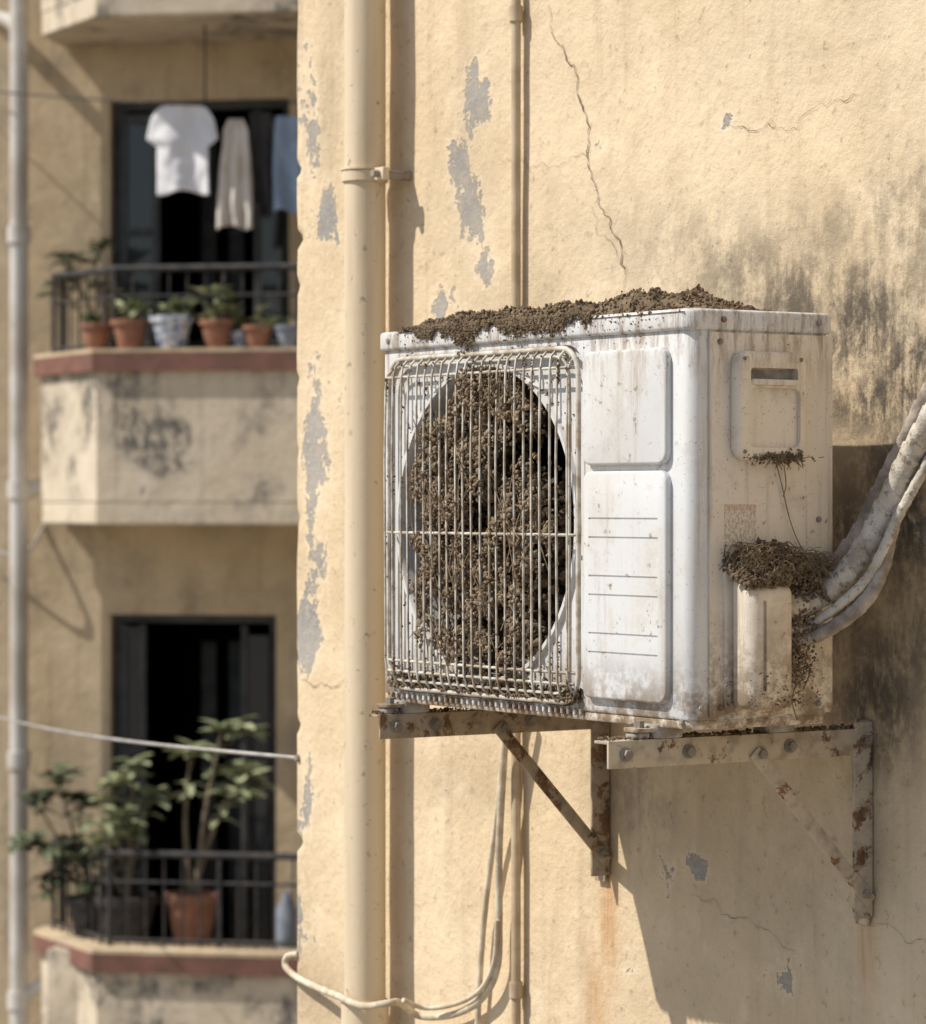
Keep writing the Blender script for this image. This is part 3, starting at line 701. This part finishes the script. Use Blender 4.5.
small(130,345,36,29,m_terra,m_leaf2,9,.07,1,tall=.07); small(172,345,42,32,m_glz,m_leaf2,7,.06,2,tall=.07); small(217,345,34,28,m_terra,m_leaf2,13,.07,3,spread=.08,tall=.14)
small(258,345,30,22,m_terra,m_leaf2,7,.065,4,tall=.07); small(96,345,30,26,m_terra,m_leaf,5,.05,5,y=.13); small(288,345,26,22,m_plas,m_leaf,2,.04,6)
small(240,345,26,18,m_glz,m_leaf2,6,.06,7,y=.12,tall=.08)
def shrub(name,c,r,h,mat,targets,lm,seed,ln=.085,nros=7,trunk=.012):
    rnd=random.Random(seed); e=root(name,G); pot(e,c,r,h,mat); SV=[];SF=[];V=[];Fc=[]
    b=Vector((c[0],c[1],c[2]+h*.9))
    for t in targets:
        t=Vector(t); m=b.lerp(t,.45)+Vector((rnd.uniform(-.03,.03),rnd.uniform(-.03,.03),.04))
        tubegeo(catmull([b+Vector((rnd.uniform(-.02,.02),0,0)),m,t],5),trunk,6,lambda L,a,u:1-.65*u,SV,SF)
        for k in range(nros):
            q=t+Vector((rnd.gauss(0,.045),rnd.gauss(0,.05),rnd.gauss(0,.04))) if k else t
            tubegeo([m.lerp(t,.7),q],.003,4,None,SV,SF); rosette(V,Fc,q,rnd.randint(6,9),ln,ln*.5,rnd,.7)
        for k in range(2):
            q=m.lerp(t,rnd.uniform(.4,.9)); rosette(V,Fc,q,3,ln*.8,ln*.34,rnd,.4)
    frompy('stems',SV,SF,m_stem,e); frompy('foliage',V,Fc,lm,e,smooth=False)
yy=.27
def T(lst,y=yy): return [tuple(PY(G,a,b,y+random.uniform(-.12,.12))) for a,b in lst]
c=PY(G,191,960,yy); bbox('balcony_shelf',(-.30,.19,-2.5),(2.4,.50,Z2-.02),.005,m_par,bg)
shrub('potted_rubber_plant',(c.x,yy+.02,Z2-.019),.12,.27,m_terra,T([(222,728),(190,755),(243,768),(228,795)]),m_leaf2,11,.13,3,.017)
c=PY(G,125,960,yy); shrub('potted_shrub',(c.x,yy+.03,Z2-.019),.14,.25,m_iron,T([(135,762),(112,785),(152,792),(128,825),(98,840)]),m_leaf2,12,.11,3)
shrub('potted_shrub',(c.x-.22,yy+.2,Z2-.019),.12,.22,m_iron,T([(60,785),(35,800),(80,800),(30,840),(62,850),(85,860),(48,878),(100,880)],.35),m_leaf,13,.10,5)
c=PY(G,80,345,.70); shrub('potted_shrub',(-.12,.74,0.45),.10,.2,m_terra,T([(66,255),(90,252),(75,275),(100,285),(60,285)],.68),m_leaf,14,.07,5,.006)
bbox('plant_stand',(-.24,.64,.002),(-.01,.86,.449),.005,m_wood,None,Mx=G)
c=PY(G,284,960,.25); lathe_r=root('water_bottle',G); lathe('bottle',[(.05,0),(.052,.02),(.052,.2),(.02,.25),(.02,.28)],(c.x,.3,Z2-.019),m_plas,lathe_r)
A0=M@W(299,758); B0=Vector((-1.71,12.0,-.755)); D=B0-A0
cyl('cable_hook',A0,(0.83,.55,0),.007,.016,m_bolt,None,12,.002)
tube('overhead_cable',[A0+D*t-Vector((0,0,.05*math.sin(math.pi*max(t,0)/1.62))) for t in (0,.2,.4,.6,.8,1,1.2,1.45,1.62)],.0042,m_gcable,None,8,4)
tube('overhead_cable',[cp(-30,540,.85),cp(20,556,.8),cp(45,525,.9)],.008,m_gcable,None,8,6,Mx=G)

frompy('ground',[(-200,-200,-8),(200,-200,-8),(200,200,-8),(-200,200,-8)],[(0,1,2,3)],m_ground,None,None,False)

# ------------------------------------------------------------------ light
LAT=.5; DR=1.27
tl=(M.to_3x3()@Vector((LAT,1,-DR))).normalized()
sun=bpy.data.lights.new('sun','SUN'); sun.energy=5.0; sun.angle=math.radians(.6); sun.color=(1,.94,.85)
so=bpy.data.objects.new('sun',sun); scene.collection.objects.link(so); so.rotation_euler=tl.to_track_quat('-Z','Y').to_euler(); so.location=(-5,0,8)
ts=-tl; w=bpy.data.worlds.new('World'); scene.world=w; w.use_nodes=True
sky=w.node_tree.nodes.new('ShaderNodeTexSky'); sky.sky_type='NISHITA'; sky.sun_disc=False
sky.sun_elevation=math.asin(ts.z); sky.sun_rotation=math.atan2(ts.x,ts.y)
bgN=w.node_tree.nodes['Background']; w.node_tree.links.new(sky.outputs[0],bgN.inputs[0]); bgN.inputs[1].default_value=.12
scene.view_settings.view_transform='Standard'; scene.view_settings.look='None'; scene.view_settings.exposure=0

cam=bpy.data.cameras.new('camera'); co=bpy.data.objects.new('camera',cam); scene.collection.objects.link(co)
co.rotation_euler=(math.radians(90),0,0); cam.lens=F*36/1024; cam.sensor_width=36; cam.shift_y=-11/1024
cam.clip_start=.05; cam.clip_end=1000
cam.dof.use_dof=True; cam.dof.focus_distance=4.85; cam.dof.aperture_fstop=7.2
scene.camera=co
print('polys',sum(len(o.data.polygons) for o in scene.objects if o.type=='MESH'))
